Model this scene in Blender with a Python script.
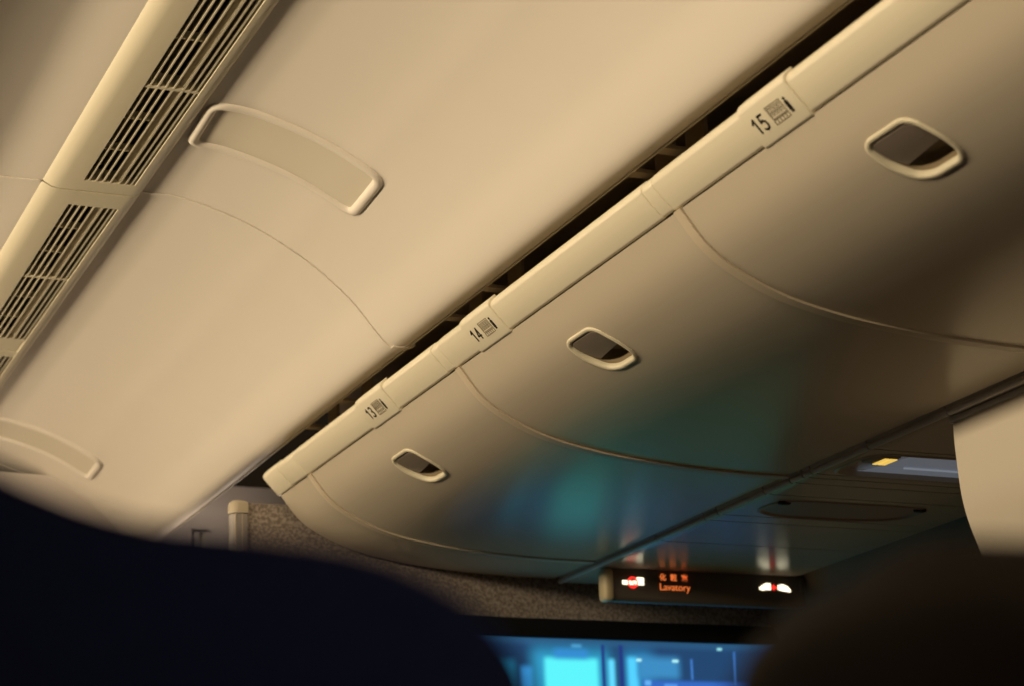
import bpy, bmesh, math, random
from mathutils import Vector, Matrix

for o in list(bpy.data.objects):
    bpy.data.objects.remove(o)
SC = bpy.context.scene
COL = SC.collection
Z0 = 1.10                      # height of the lens above the cabin floor; x = right, y = forward

# ------------------------------------------------------------------ camera
cam = bpy.data.cameras.new('camera')
cam.sensor_width = 23.7
cam.lens = 2160.0 / 1024 * 23.7
cam.clip_start = 0.02
cam.dof.use_dof = True
cam.dof.focus_distance = 3.6
cam.dof.aperture_fstop = 3.6
co = bpy.data.objects.new('camera', cam)
COL.objects.link(co)
# rows: world x, y, z axes; columns: right, up, back of the lens
CAM = Matrix(((0.9189332, -0.0833057, -0.3855152),
              (-0.3929720, -0.2768666, -0.8768796),
              (-0.0336873, 0.9572905, -0.2871587)))
co.matrix_world = Matrix.Translation((0, 0, Z0)) @ CAM.to_4x4()
SC.camera = co

# ------------------------------------------------------------------ world, lamps, exposure
w = bpy.data.worlds.new('cabin_dark')
SC.world = w
w.use_nodes = True
w.node_tree.nodes['Background'].inputs[0].default_value = (0.9, 0.62, 0.36, 1)
w.node_tree.nodes['Background'].inputs[1].default_value = 0.012


def lamp(name, loc, aim, sx, sy, power, col, spread=180):
    l = bpy.data.lights.new(name, 'AREA')
    l.shape = 'RECTANGLE'
    l.size, l.size_y = sx, sy
    l.energy = power
    l.color = col
    l.spread = math.radians(spread)
    o = bpy.data.objects.new(name, l)
    o.location = (loc[0], loc[1], loc[2] + Z0)
    z = -Vector(aim).normalized()
    x = Vector((0, 1, 0))
    y = z.cross(x).normalized()
    o.rotation_euler = Matrix((x, y, z)).transposed().to_euler()
    COL.objects.link(o)
    return o


# warm tube light in the cove above the centre bins, running along the aisle
lamp('cove_light', (-0.06, 2.9, 1.165), (1, 0, 0.10), 5.8, 0.13, 54, (1.0, 0.79, 0.51))
# added weak fill lamp behind the lens, lifts seat back and service panels
lamp('rear_fill', (0.0, -1.6, 0.0), (0.1, 1, 0.25), 2.0, 0.5, 2.6, (0.97, 0.95, 0.78))
# galley lamp behind the bulkhead
lamp('galley_light', (1.60, 5.28, 1.00), (-0.1, 1, 0.30), 0.3, 0.08, 1.25, (1.0, 0.80, 0.62))

vs = SC.view_settings
vs.view_transform = 'Standard'
vs.look = 'None'
vs.exposure = 0.0
vs.gamma = 1.0
vs.use_curve_mapping = False


# ------------------------------------------------------------------ materials
def mat(name, col, rough=0.5, spec=0.5, noise=0.0, scale=60, bump=0.0, emit=None, strength=0.0, coat=0.0):
    m = bpy.data.materials.new(name)
    m.use_nodes = True
    nt = m.node_tree
    b = nt.nodes['Principled BSDF']
    b.inputs['Base Color'].default_value = (*col, 1)
    b.inputs['Roughness'].default_value = rough
    b.inputs['Specular IOR Level'].default_value = spec
    b.inputs['Coat Weight'].default_value = coat
    tc = nt.nodes.new('ShaderNodeTexCoord')
    nz = nt.nodes.new('ShaderNodeTexNoise')
    nz.inputs['Scale'].default_value = scale
    nz.inputs['Detail'].default_value = 4
    nt.links.new(tc.outputs['Object'], nz.inputs['Vector'])
    if noise:
        mx = nt.nodes.new('ShaderNodeMix')
        mx.data_type = 'RGBA'
        mx.inputs[6].default_value = (*[c * (1 - noise) for c in col], 1)
        mx.inputs[7].default_value = (*[min(1, c * (1 + noise)) for c in col], 1)
        nt.links.new(nz.outputs['Fac'], mx.inputs[0])
        nt.links.new(mx.outputs[2], b.inputs['Base Color'])
    if bump:
        bp = nt.nodes.new('ShaderNodeBump')
        bp.inputs['Strength'].default_value = bump
        bp.inputs['Distance'].default_value = 0.002
        nt.links.new(nz.outputs['Fac'], bp.inputs['Height'])
        nt.links.new(bp.outputs['Normal'], b.inputs['Normal'])
    if emit:
        b.inputs['Emission Color'].default_value = (*emit, 1)
        b.inputs['Emission Strength'].default_value = strength
    return m


M = {}
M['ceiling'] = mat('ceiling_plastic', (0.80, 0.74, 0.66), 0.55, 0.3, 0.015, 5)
M['vent'] = mat('vent_plastic', (0.59, 0.54, 0.41), 0.45, 0.4, 0.01, 8)
M['inset'] = mat('inset_plastic', (0.71, 0.65, 0.54), 0.5, 0.3, 0.01, 8)
M['vent_dark'] = mat('vent_duct', (0.05, 0.04, 0.03), 0.9, 0.1)
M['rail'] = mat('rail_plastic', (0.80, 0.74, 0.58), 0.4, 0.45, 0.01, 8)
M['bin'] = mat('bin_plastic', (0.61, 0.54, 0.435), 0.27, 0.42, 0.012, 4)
M['bin'].node_tree.nodes['Principled BSDF'].inputs['Specular Tint'].default_value = (1.0, 0.97, 0.50, 1)
M['bead'] = mat('bin_edge_seal', (0.64, 0.55, 0.42), 0.4, 0.4)
M['bezel'] = mat('handle_bezel_plastic', (0.80, 0.74, 0.56), 0.4, 0.45)
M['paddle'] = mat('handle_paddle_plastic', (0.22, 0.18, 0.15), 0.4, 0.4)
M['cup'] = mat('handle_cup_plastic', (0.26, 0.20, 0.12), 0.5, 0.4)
M['print'] = mat('black_print', (0.012, 0.010, 0.008), 0.7, 0.2)
M['print_grey'] = mat('grey_print', (0.19, 0.155, 0.105), 0.7, 0.2)
M['slot'] = mat('slot_channel', (0.62, 0.52, 0.38), 0.8, 0.2)
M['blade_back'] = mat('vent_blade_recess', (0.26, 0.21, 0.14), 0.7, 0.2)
M['clip'] = mat('channel_bracket', (0.62, 0.52, 0.36), 0.7, 0.2)
M['psu'] = mat('service_panel_plastic', (0.55, 0.50, 0.42), 0.24, 0.4, 0.01, 6)
M['psu_dark'] = mat('service_tray_plastic', (0.33, 0.27, 0.25), 0.4, 0.4)
M['tube'] = mat('psu_edge_moulding', (0.70, 0.63, 0.58), 0.35, 0.5)
M['trough_sheen'] = mat('bluish_sheen_glow', (0.5, 0.55, 0.6), 0.35, 0.4, emit=(0.50, 0.58, 0.72), strength=0.14)  # weak emission stands in for bluish light reflected in the trough
M['crease_highlight'] = mat('crease_highlight_glow', (0.5, 0.55, 0.6), 0.35, 0.4, emit=(0.55, 0.60, 0.70), strength=0.26)  # stronger emission paints the bright streak along the crease
M['reading'] = mat('reading_lamp_glow', (0.8, 0.7, 0.3), 0.3, 0.4, emit=(1.0, 0.66, 0.13), strength=0.8)
M['sign'] = mat('sign_housing_plastic', (0.13, 0.11, 0.095), 0.35, 0.4)
M['sign_cap'] = mat('sign_end_cap_plastic', (0.62, 0.52, 0.32), 0.4, 0.4)
M['ic_white'] = mat('sign_white_light', (1, 1, 1), emit=(1.0, 0.88, 0.60), strength=2.2)
M['ic_red'] = mat('sign_red_light', (1, 0, 0), emit=(1.0, 0.03, 0.02), strength=1.5)
M['ic_orange'] = mat('sign_orange_light', (1, 0.3, 0), emit=(1.0, 0.22, 0.05), strength=0.8)
M['partition'] = mat('partition_laminate', (0.78, 0.70, 0.58), 0.5, 0.3, 0.01, 6)
M['wall'] = mat('sidewall_laminate', (0.20, 0.14, 0.09), 0.6, 0.3, 0.02, 6)
M['galley'] = mat('galley_laminate', (0.72, 0.66, 0.62), 0.5, 0.3, 0.02, 6)
M['floor'] = mat('cabin_carpet', (0.05, 0.05, 0.07), 0.95, 0.1, 0.3, 90, 0.4)
M['post'] = mat('post_aluminium', (0.30, 0.27, 0.26), 0.4, 0.5)
M['post_cap'] = mat('post_cap_plastic', (0.46, 0.40, 0.30), 0.45, 0.4)
M['frame'] = mat('screen_frame_black', (0.006, 0.006, 0.007), 0.5, 0.3)
M['seat'] = mat('seat_navy_fabric', (0.09, 0.115, 0.36), 0.95, 0.15, 0.3, 220, 0.4)
M['seat_grey'] = mat('seat_grey_plastic', (0.12, 0.12, 0.13), 0.5, 0.4)
M['skin'] = mat('skin', (0.50, 0.30, 0.20), 0.5, 0.4)
M['hair'] = mat('dark_brown_hair', (0.014, 0.007, 0.003), 0.9, 0.25, 0.5, 120, 0.6)
M['shirt'] = mat('dark_shirt_cloth', (0.03, 0.03, 0.035), 0.9, 0.2, 0.3, 150, 0.3)
M['trousers'] = mat('dark_trousers_cloth', (0.03, 0.035, 0.05), 0.9, 0.2, 0.3, 150, 0.3)
M['eye'] = mat('eye_white', (0.8, 0.78, 0.75), 0.3, 0.5)


def speckle():
    m = bpy.data.materials.new('speckled_bulkhead_cloth')
    m.use_nodes = True
    nt = m.node_tree
    b = nt.nodes['Principled BSDF']
    b.inputs['Roughness'].default_value = 0.9
    tc = nt.nodes.new('ShaderNodeTexCoord')
    nz = nt.nodes.new('ShaderNodeTexNoise')
    nz.inputs['Scale'].default_value = 150
    nz.inputs['Detail'].default_value = 3
    cr = nt.nodes.new('ShaderNodeValToRGB')
    cr.color_ramp.elements[0].position = 0.40
    cr.color_ramp.elements[0].color = (0.21, 0.17, 0.145, 1)
    cr.color_ramp.elements[1].position = 0.62
    cr.color_ramp.elements[1].color = (0.42, 0.36, 0.32, 1)
    nt.links.new(tc.outputs['Object'], nz.inputs['Vector'])
    nt.links.new(nz.outputs['Fac'], cr.inputs['Fac'])
    nt.links.new(cr.outputs['Color'], b.inputs['Base Color'])
    return m


M['speckle'] = speckle()


# ------------------------------------------------------------------ object helpers
GS = 1.0                       # drawing scale of the parts being built


def finish(me, angle=35):
    for p in me.polygons:
        p.use_smooth = True
    me.set_sharp_from_angle(angle=math.radians(angle))


def obj(name, bm, m, parent=None, angle=35, label=None):
    """link the bmesh (world x, y and z above the lens) as ONE object, local to its parent"""
    off = Vector((0, 0, Z0))
    if parent:
        p = parent
        while p:
            off -= p.location
            p = p.parent
    bmesh.ops.recalc_face_normals(bm, faces=bm.faces)
    me = bpy.data.meshes.new(name)
    bmesh.ops.scale(bm, vec=(GS, GS, GS), verts=bm.verts)
    bmesh.ops.translate(bm, verts=bm.verts, vec=off)
    bm.to_mesh(me)
    bm.free()
    me.materials.append(M[m])
    finish(me, angle)
    o = bpy.data.objects.new(name, me)
    COL.objects.link(o)
    if parent:
        o.parent = parent
    if label:
        o['label'] = label
    return o


def tag(o, label, cat, group=None):
    o['label'] = label
    o['category'] = cat
    if group:
        o['group'] = group
    return o


def thing(name, loc, label, cat, group=None):
    o = bpy.data.objects.new(name, None)
    o.empty_display_size = 0.05
    o.location = (loc[0] * GS, loc[1] * GS, loc[2] * GS + Z0)
    COL.objects.link(o)
    return tag(o, label, cat, group)


def struct(name, bm, m, angle=35):
    o = obj(name, bm, m, None, angle)
    o['kind'] = 'structure'
    return o


def copy_tree(o, parent=None):
    c = o.copy()
    COL.objects.link(c)
    if parent:
        c.parent = parent
    for ch in list(o.children):
        copy_tree(ch, c)
    return c


def box(bm, x0, x1, y0, y1, z0, z1, bev=0.0, seg=2):
    r = bmesh.ops.create_cube(bm, size=1)
    vs_ = r['verts']
    bmesh.ops.scale(bm, vec=(x1 - x0, y1 - y0, z1 - z0), verts=vs_)
    bmesh.ops.translate(bm, vec=((x0 + x1) / 2, (y0 + y1) / 2, (z0 + z1) / 2), verts=vs_)
    if bev:
        es = list({e for v in vs_ for e in v.link_edges})
        bmesh.ops.bevel(bm, geom=es, offset=bev, segments=seg, affect='EDGES', profile=0.5)


def smooth_curve(P, n=6):
    """Catmull-Rom through the points"""
    out = []
    Q = [Vector(p) for p in P]
    for i in range(len(Q) - 1):
        a = Q[i - 1] if i else Q[0] * 2 - Q[1]
        b, c = Q[i], Q[i + 1]
        d = Q[i + 2] if i + 2 < len(Q) else Q[-1] * 2 - Q[-2]
        for k in range(n):
            t = k / n
            out.append(0.5 * (2 * b + (c - a) * t + (2 * a - 5 * b + 4 * c - d) * t * t
                              + (3 * b - a - 3 * c + d) * t ** 3))
    out.append(Q[-1])
    return out


class Profile:
    """an x-z outline seen from its lower left side; s is the length along it, h the height off it"""
    def __init__(self, P, n=6):
        self.p = smooth_curve(P, n)
        self.L = [0.0]
        for a, b in zip(self.p[:-1], self.p[1:]):
            self.L.append(self.L[-1] + (b - a).length)
        self.len = self.L[-1]

    def at(self, s, h=0.0):
        i = 0
        while i < len(self.L) - 2 and s > self.L[i + 1]:
            i += 1
        a, b = self.p[i], self.p[i + 1]
        t = (s - self.L[i]) / (self.L[i + 1] - self.L[i])
        q = a + (b - a) * t

        def nrm(j):
            j0, j1 = max(0, j - 1), min(len(self.p) - 1, j + 1)
            d = (self.p[j1] - self.p[j0]).normalized()
            return Vector((d.y, -d.x))
        nn = (nrm(i) * (1 - t) + nrm(i + 1) * t).normalized()
        return q + nn * h

    def pt(self, s, y, h=0.0):
        q = self.at(s, h)
        return Vector((q.x, y, q.y))


def sweep(bm, prof, s0, s1, y0, y1, h0, h1, ns=24, ny=1):
    """solid between heights h0 (inside) and h1 (outside) over s0..s1, y0..y1"""
    G = {}
    for k, h in enumerate((h0, h1)):
        for i in range(ns + 1):
            for j in range(ny + 1):
                G[k, i, j] = bm.verts.new(prof.pt(s0 + (s1 - s0) * i / ns, y0 + (y1 - y0) * j / ny, h))
    for k in (0, 1):
        for i in range(ns):
            for j in range(ny):
                bm.faces.new((G[k, i, j], G[k, i + 1, j], G[k, i + 1, j + 1], G[k, i, j + 1]))
    for i in range(ns):
        for j in (0, ny):
            bm.faces.new((G[0, i, j], G[0, i + 1, j], G[1, i + 1, j], G[1, i, j]))
    for j in range(ny):
        for i in (0, ns):
            bm.faces.new((G[0, i, j], G[0, i, j + 1], G[1, i, j + 1], G[1, i, j]))


def prism_y(bm, P, y0, y1, bev=0.0, seg=3):
    """closed x-z polygon extruded along y"""
    a = [bm.verts.new((p[0], y0, p[1])) for p in P]
    b = [bm.verts.new((p[0], y1, p[1])) for p in P]
    n = len(P)
    bm.faces.new(a)
    bm.faces.new(b[::-1])
    long_e = []
    for i in range(n):
        bm.faces.new((a[i], a[(i + 1) % n], b[(i + 1) % n], b[i]))
    if bev:
        es = [e for e in bm.edges if (e.verts[0] in a and e.verts[1] in a) or (e.verts[0] in b and e.verts[1] in b)]
        bmesh.ops.bevel(bm, geom=es, offset=bev, segments=seg, affect='EDGES', profile=0.5)


def ring_strip(bm, rings, closed=True, cap0=False, cap1=False):
    R = [[bm.verts.new(p) for p in r] for r in rings]
    n = len(R[0])
    for a, b in zip(R[:-1], R[1:]):
        for i in range(n if closed else n - 1):
            bm.faces.new((a[i], a[(i + 1) % n], b[(i + 1) % n], b[i]))
    if cap0:
        bm.faces.new(R[0])
    if cap1:
        bm.faces.new(R[-1][::-1])
    return R


def text_mesh(body, size, place, name, m, parent, depth=0.0006, bold=0.0, label=None, sx=1.0):
    """place: 4x4 from text plane (x right, y up, z out) to lens-height world"""
    cu = bpy.data.curves.new('tmp', 'FONT')
    cu.body = body
    cu.size = size
    cu.extrude = depth
    cu.offset = bold
    cu.align_x = 'CENTER'
    cu.align_y = 'CENTER'
    to = bpy.data.objects.new('tmp', cu)
    COL.objects.link(to)
    dg = bpy.context.evaluated_depsgraph_get()
    me = bpy.data.meshes.new_from_object(to.evaluated_get(dg))
    bm = bmesh.new()
    bm.from_mesh(me)
    bmesh.ops.scale(bm, vec=(sx, 1, 1), verts=bm.verts)
    bmesh.ops.transform(bm, matrix=place, verts=bm.verts)
    bpy.data.objects.remove(to)
    bpy.data.curves.remove(cu)
    bpy.data.meshes.remove(me)
    return obj(name, bm, m, parent, label=label)


def frame_mat(o, x, y):
    x = Vector(x).normalized()
    y = Vector(y).normalized()
    z = x.cross(y)
    m = Matrix((x, y, z)).transposed().to_4x4()
    m.translation = Vector(o)
    return m


# ------------------------------------------------------------------ profiles measured across the cabin
MID = 0.715                                         # centre line of the aisle ceiling
CP = Profile([(0.788, 1.3105), (0.861, 1.309), (0.906, 1.301), (0.963, 1.284), (1.015, 1.263),
              (1.057, 1.241), (1.099, 1.216), (1.141, 1.185), (1.183, 1.147), (1.217, 1.107), (1.234, 1.0875),
              (1.243, 1.0790), (1.2525, 1.0738), (1.263, 1.0727), (1.272, 1.0742), (1.280, 1.0768)])
CL = Profile([(2 * MID - p[0], p[1]) for p in
              [(1.024, 1.259), (1.015, 1.263), (0.963, 1.284),
               (0.906, 1.301), (0.861, 1.309), (0.788, 1.3105)]])
BP = Profile([(1.387, 1.060), (1.43, 1.007), (1.482, 0.972), (1.553, 0.943), (1.645, 0.923), (1.738, 0.912),
              (1.832, 0.905), (1.93, 0.901), (2.045, 0.900)])
RAIL_T = Vector((1.349, 1.100))
RAIL_B = Vector((1.388, 1.058))

# ------------------------------------------------------------------ ceiling
GS = K = 1.075                 # the ceiling was drawn at 1 : 1.075
SEAM = 3.362
PITCH = 1.93


def ceiling_panel(y0, y1):
    bm = bmesh.new()
    for pr in (CP, CL):
        sweep(bm, pr, 0, pr.len, y0, y1, -0.012, 0.0, 90, 1)
    return struct('ceiling', bm, 'ceiling', 50)


ceiling_panel(SEAM - PITCH, SEAM - 0.0013)
ceiling_panel(SEAM + 0.0013, SEAM + PITCH)
ceiling_panel(SEAM - 2 * PITCH, SEAM - PITCH - 0.003)
ceiling_panel(SEAM + PITCH + 0.003, SEAM + PITCH + 0.9)
# recessed joint strip along the seams, and the raised edge of the farther panel
bm = bmesh.new()
for yy in (SEAM, SEAM + PITCH):
    for pr in (CP, CL):
        sweep(bm, pr, 0, pr.len, yy - 0.006, yy + 0.006, -0.012, -0.007, 60, 1)
    sweep(bm, CP, 0.004, 0.585, yy + 0.0015, yy + 0.016, -0.004, 0.0016, 60, 1)
    sweep(bm, CL, 0, CL.len - 0.004, yy + 0.0015, yy + 0.010, -0.004, 0.0016, 60, 1)
struct('trim_1', bm, 'ceiling', 50)
# small corner clips where a seam meets the lower lip
bm = bmesh.new()
for yy in (SEAM, SEAM + PITCH):
    sweep(bm, CP, CP.len - 0.030, CP.len + 0.004, yy - 0.012, yy + 0.006, -0.01, 0.0025, 6, 1)
struct('trim_6', bm, 'ceiling', 50)

# bright thin edge of the lip
bm = bmesh.new()
for y0, y1 in ((-0.5, SEAM - 0.002), (SEAM + 0.002, SEAM + PITCH), (SEAM + PITCH + .004, 5.15)):
    box(bm, 1.2785, 1.2820, y0, y1, 1.0738, 1.095, 0.0008)
struct('trim_4', bm, 'vent')
GS = 1.0
# dark channel between ceiling lip and bin rail
bm = bmesh.new()
box(bm, 1.3795, 1.3835, -0.5, 4.47, 1.172, 1.26)
box(bm, 1.3795, 1.62, -0.5, 4.47, 1.26, 1.27)
box(bm, 1.58, 1.60, -0.5, 4.47, 1.165, 1.26)
struct('trim_2', bm, 'slot')
bm = bmesh.new()
for y in (1.98, 2.62, 2.72, 3.30, 3.48, 4.08, 4.30):
    box(bm, 1.39, 1.46, y - 0.012, y + 0.012, 1.175, 1.181)
    box(bm, 1.46, 1.466, y - 0.03, y + 0.03, 1.125, 1.24)
struct('trim_3', bm, 'clip')
GS = K


# ------------------------------------------------------------------ access panels in the ceiling
def squircle_path(pts, n=10, r=0.02):
    """rounded polygon in (y, s)"""
    out = []
    N = len(pts)
    for i in range(N):
        a, b, c = Vector(pts[i - 1]), Vector(pts[i]), Vector(pts[(i + 1) % N])
        rr = min(r, (a - b).length * 0.48, (c - b).length * 0.48)
        p = b + (a - b).normalized() * rr
        q = b + (c - b).normalized() * rr
        for k in range(n + 1):
            t = k / n
            out.append(p * (1 - t) ** 2 + b * 2 * t * (1 - t) + q * t * t)
    # refine long straight runs
    fine = []
    for a, b in zip(out, out[1:] + out[:1]):
        m_ = max(1, int((b - a).length / 0.012))
        for k in range(m_):
            fine.append(a + (b - a) * k / m_)
    return fine


def shrink(path, d):
    n = len(path)
    out = []
    area = sum(path[i].x * path[(i + 1) % n].y - path[(i + 1) % n].x * path[i].y for i in range(n))
    sg = 1 if area > 0 else -1
    for i in range(n):
        t = (path[(i + 1) % n] - path[i - 1])
        t = t.normalized() if t.length > 1e-9 else Vector((1, 0))
        out.append(path[i] + Vector((-t.y, t.x)) * d * sg)
    return out


S_OFF = 0.002                                       # s of x = 0.79 on the profile CP
ACC = [(3.135, 0.030 + S_OFF), (2.957, 0.023 + S_OFF), (2.957, 0.328 + S_OFF), (3.128, 0.336 + S_OFF)]


def grid_fill(bm, path, f, inset_n=5):
    """fill a convex loop with shrinking rings towards its centroid"""
    c = sum(path, Vector((0, 0))) / len(path)
    rings = []
    for k in range(inset_n):
        t = 1 - k / inset_n
        rings.append([f(c + (p - c) * t) for p in path])
    R = ring_strip(bm, rings)
    cv = bm.verts.new(f(c))
    last = R[-1]
    for i in range(len(last)):
        bm.faces.new((last[i], last[(i + 1) % len(last)], cv))
    return R


def access_panel():
    t = thing('access_panel', (1.0, 3.04, 1.30),
              'long rounded recessed cream panel in ceiling beside the nearer air grille', 'ceiling panel',
              'recessed ceiling access panels')
    path = squircle_path(ACC, 8, 0.034)
    p1, p2, p3, p4 = shrink(path, 0.0), shrink(path, 0.005), shrink(path, 0.012), shrink(path, 0.018)
    bm = bmesh.new()
    rings = [[CP.pt(q.y, q.x, h) for q in p] for p, h in ((p1, -0.002), (p1, 0.003), (p2, 0.0068), (p3, 0.0068), (p4, 0.001), (p4, -0.003))]
    ring_strip(bm, rings)
    obj('raised_rim', bm, 'ceiling', t, 60)
    bm = bmesh.new()
    grid_fill(bm, shrink(path, 0.0177), lambda q: CP.pt(q.y, q.x, 0.0008))
    obj('inset_panel', bm, 'inset', t, 60)
    return t


a1 = access_panel()
a2 = copy_tree(a1)
a2.location.y += 1.935 * K
a2['label'] = 'recessed cream panel in ceiling low at left, partly hidden by the navy seat'


# ------------------------------------------------------------------ air vent strip
def vent_unit():
    global GS
    GS = K * 1.011                                  # the strip hangs a little less deep
    """local far end at y = 3.325; runs towards the viewer"""
    yF, yN = 3.325, 3.325 - PITCH + 0.006
    t = thing('air_vent', (MID, yF, 1.285), 'cream ceiling air grille strip nearer the camera with two long louvred openings', 'air vent',
              'air grille strips along the ceiling')
    bm = bmesh.new()
    x0, x1, x2, x3 = 0.633, 0.692, 0.776, 0.800
    zb, zt = 1.285, 1.309
    opens = [(yF - 0.440, yF - 0.045), (yF - 0.935, yF - 0.450)]      # far pair
    y = yN + 0.066
    near = []
    for ln, gp in ((0.392, 0.010), (0.392, 0.022), (0.068, 0.0)):    # near pair and a short cover plate
        near.append((y, y + ln))
        y += ln + gp
    opens += near[::-1]
    # left and right long bars with rounded outer edges
    prism_y(bm, [(x0, zt), (x0, zb + 0.0125), (x0 + 0.002, zb + 0.0105), (x0 + 0.008, zb + 0.0066), (x0 + 0.014, zb + 0.0034), (x0 + 0.021, zb + 0.0011), (x0 + 0.029, zb), (x1, zb), (x1, zb + 0.004), (x1 - 0.004, zt)], yN, yF)
    prism_y(bm, [(x2, zt), (x2 - 0.001, zb + 0.004), (x2, zb), (x2 + 0.008, zb), (x2 + 0.014, zb + 0.0015), (x2 + 0.020, zb + 0.005), (x3, zb + 0.011), (x3 + 0.004, zt)], yN, yF)
    ys = [yF] + [v for a, b in opens for v in (b, a)] + [yN]
    for i in range(0, len(ys), 2):
        box(bm, x1 - 0.003, x2 + 0.002, ys[i + 1], ys[i], zb + (0.0 if i in (0, len(ys) - 2) else 0.0012), zt, 0.0008, 1)
    obj('housing', bm, 'vent', t, 30)
    bm = bmesh.new()
    box(bm, x1 - 0.003, x2 + 0.003, yN + 0.01, yF - 0.01, 1.316, 1.322)
    obj('duct_backing', bm, 'vent_dark', t)
    for i, (a, b) in enumerate(opens):
        if b - a < 0.1:
            bm = bmesh.new()
            box(bm, x1 + 0.002, x2 - 0.002, a + 0.002, b - 0.002, zb + 0.003, zb + 0.008, 0.001, 1)
            obj('cover_plate', bm, 'vent', t)
            continue
        bm = bmesh.new()
        # thin upright slats on the left, leaning blades on the right, cross ribs deeper in
        for k, (xs, lean) in enumerate(((0.7005, .003), (0.7125, .003), (0.7240, .003), (0.7360, .004))):
            prism_y(bm, [(xs - 0.0012, zb + 0.0008), (xs + 0.0012, zb + 0.0008), (xs + 0.0012 + lean * 0.5, zb + 0.010), (xs - 0.0012 + lean * 0.5, zb + 0.010)], a - 0.002, b + 0.002)
        prism_y(bm, [(0.7400, zb + 0.013), (0.7495, zb + 0.004), (0.7500, zb + 0.006), (0.7410, zb + 0.016)], a - 0.002, b + 0.002)
        for xs in (0.7510, 0.7610, 0.7705):
            prism_y(bm, [(xs - 0.0020, zb + 0.0006), (xs + 0.0010, zb + 0.0006), (xs + 0.0070, zb + 0.016), (xs + 0.0045, zb + 0.016)], a - 0.002, b + 0.002)
        for j in range(1, 3):
            yy = a + (b - a) * j / 3
            box(bm, x1, 0.742, yy - 0.0022, yy + 0.0022, zb + 0.006, zb + 0.018)
        obj('grille', bm, 'vent', t, 30)
        bm = bmesh.new()
        box(bm, 0.742, x2, a, b, zb + 0.017, zb + 0.019)
        obj('blade_backing', bm, 'blade_back', t)
    GS = K
    return t


v1 = vent_unit()
v2 = copy_tree(v1)
v2.location.y += PITCH * K * 1.011
v2['label'] = 'cream ceiling air grille strip farther ahead, cut off by the left picture edge'

# ------------------------------------------------------------------ overhead bins
GS = 1.0
BIN_L = 0.843
Y15, Y14, Y13 = 2.565, 3.408, 4.251                # far ends of the three bins


def boolean(o, bmc):
    me = bpy.data.meshes.new('cut')
    bmesh.ops.recalc_face_normals(bmc, faces=bmc.faces)
    bmesh.ops.translate(bmc, verts=bmc.verts, vec=Vector((0, 0, Z0)))
    bmc.to_mesh(me)
    bmc.free()
    c = bpy.data.objects.new('cut', me)
    COL.objects.link(c)
    md = o.modifiers.new('b', 'BOOLEAN')
    md.operation = 'DIFFERENCE'
    md.solver = 'EXACT'
    md.object = c
    bpy.context.view_layer.update()
    dg = bpy.context.evaluated_depsgraph_get()
    new = bpy.data.meshes.new_from_object(o.evaluated_get(dg))
    o.modifiers.clear()
    o.data = new
    bpy.data.objects.remove(c)
    bpy.data.meshes.remove(me)
    finish(new, 35)


def handle_path(d=0.0, n=72):
    """rounded four-sided outline in (y, s) about the handle centre"""
    pts = [(0.066, -0.040), (0.050, -0.052), (-0.032, -0.052), (-0.052, -0.040), (-0.066, 0.000),
           (-0.062, 0.036), (-0.044, 0.053), (0.020, 0.053), (0.048, 0.040), (0.066, 0.000)]
    return shrink(squircle_path([(a * 0.94, b * 0.94) for a, b in pts], 6, 0.022), d)


def rail_piece(bm, y0, y1, extra=0.0, half=0.0):
    """cream strip on the top front edge; extra = how far it stands off, half = overhang above and below"""
    u = (RAIL_T - RAIL_B).normalized()
    nn = Vector((-u.y, u.x))                        # towards the viewer (lower left)
    if nn.x > 0:
        nn = -nn
    T = RAIL_T + u * half
    B = RAIL_B - u * half
    e = extra
    P = [B + nn * (e - 0.003), B + nn * e + u * 0.0025, B + nn * (e + 0.0008) + u * 0.005, T + nn * (e + 0.0008) - u * 0.008, T + nn * (e - 0.0008) - u * 0.004,
         T + nn * (e - 0.0045) - u * 0.0005, T + nn * (e - 0.010) + u * 0.0010, T - nn * 0.022 + u * 0.001, B - nn * 0.022]
    prism_y(bm, [(p.x, p.y) for p in P], y0, y1, 0.0028, 3)


DIGITS = {                      # strokes in a cell 0.55 wide and 1 high
    '1': [[(0.02, 0.74), (0.28, 0.98), (0.28, 0.0)]],
    '3': [[(0.02, 0.90), (0.20, 1.0), (0.40, 0.96), (0.47, 0.78), (0.40, 0.58), (0.20, 0.53), (0.42, 0.47), (0.50, 0.27), (0.42, 0.06), (0.20, 0.0), (0.0, 0.10)]],
    '4': [[(0.54, 0.27), (0.0, 0.27), (0.38, 0.98), (0.38, 0.0)]],
    '5': [[(0.48, 1.0), (0.09, 1.0), (0.04, 0.55), (0.26, 0.62), (0.46, 0.50), (0.50, 0.28), (0.42, 0.07), (0.22, 0.0), (0.0, 0.10)]],
}


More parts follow.
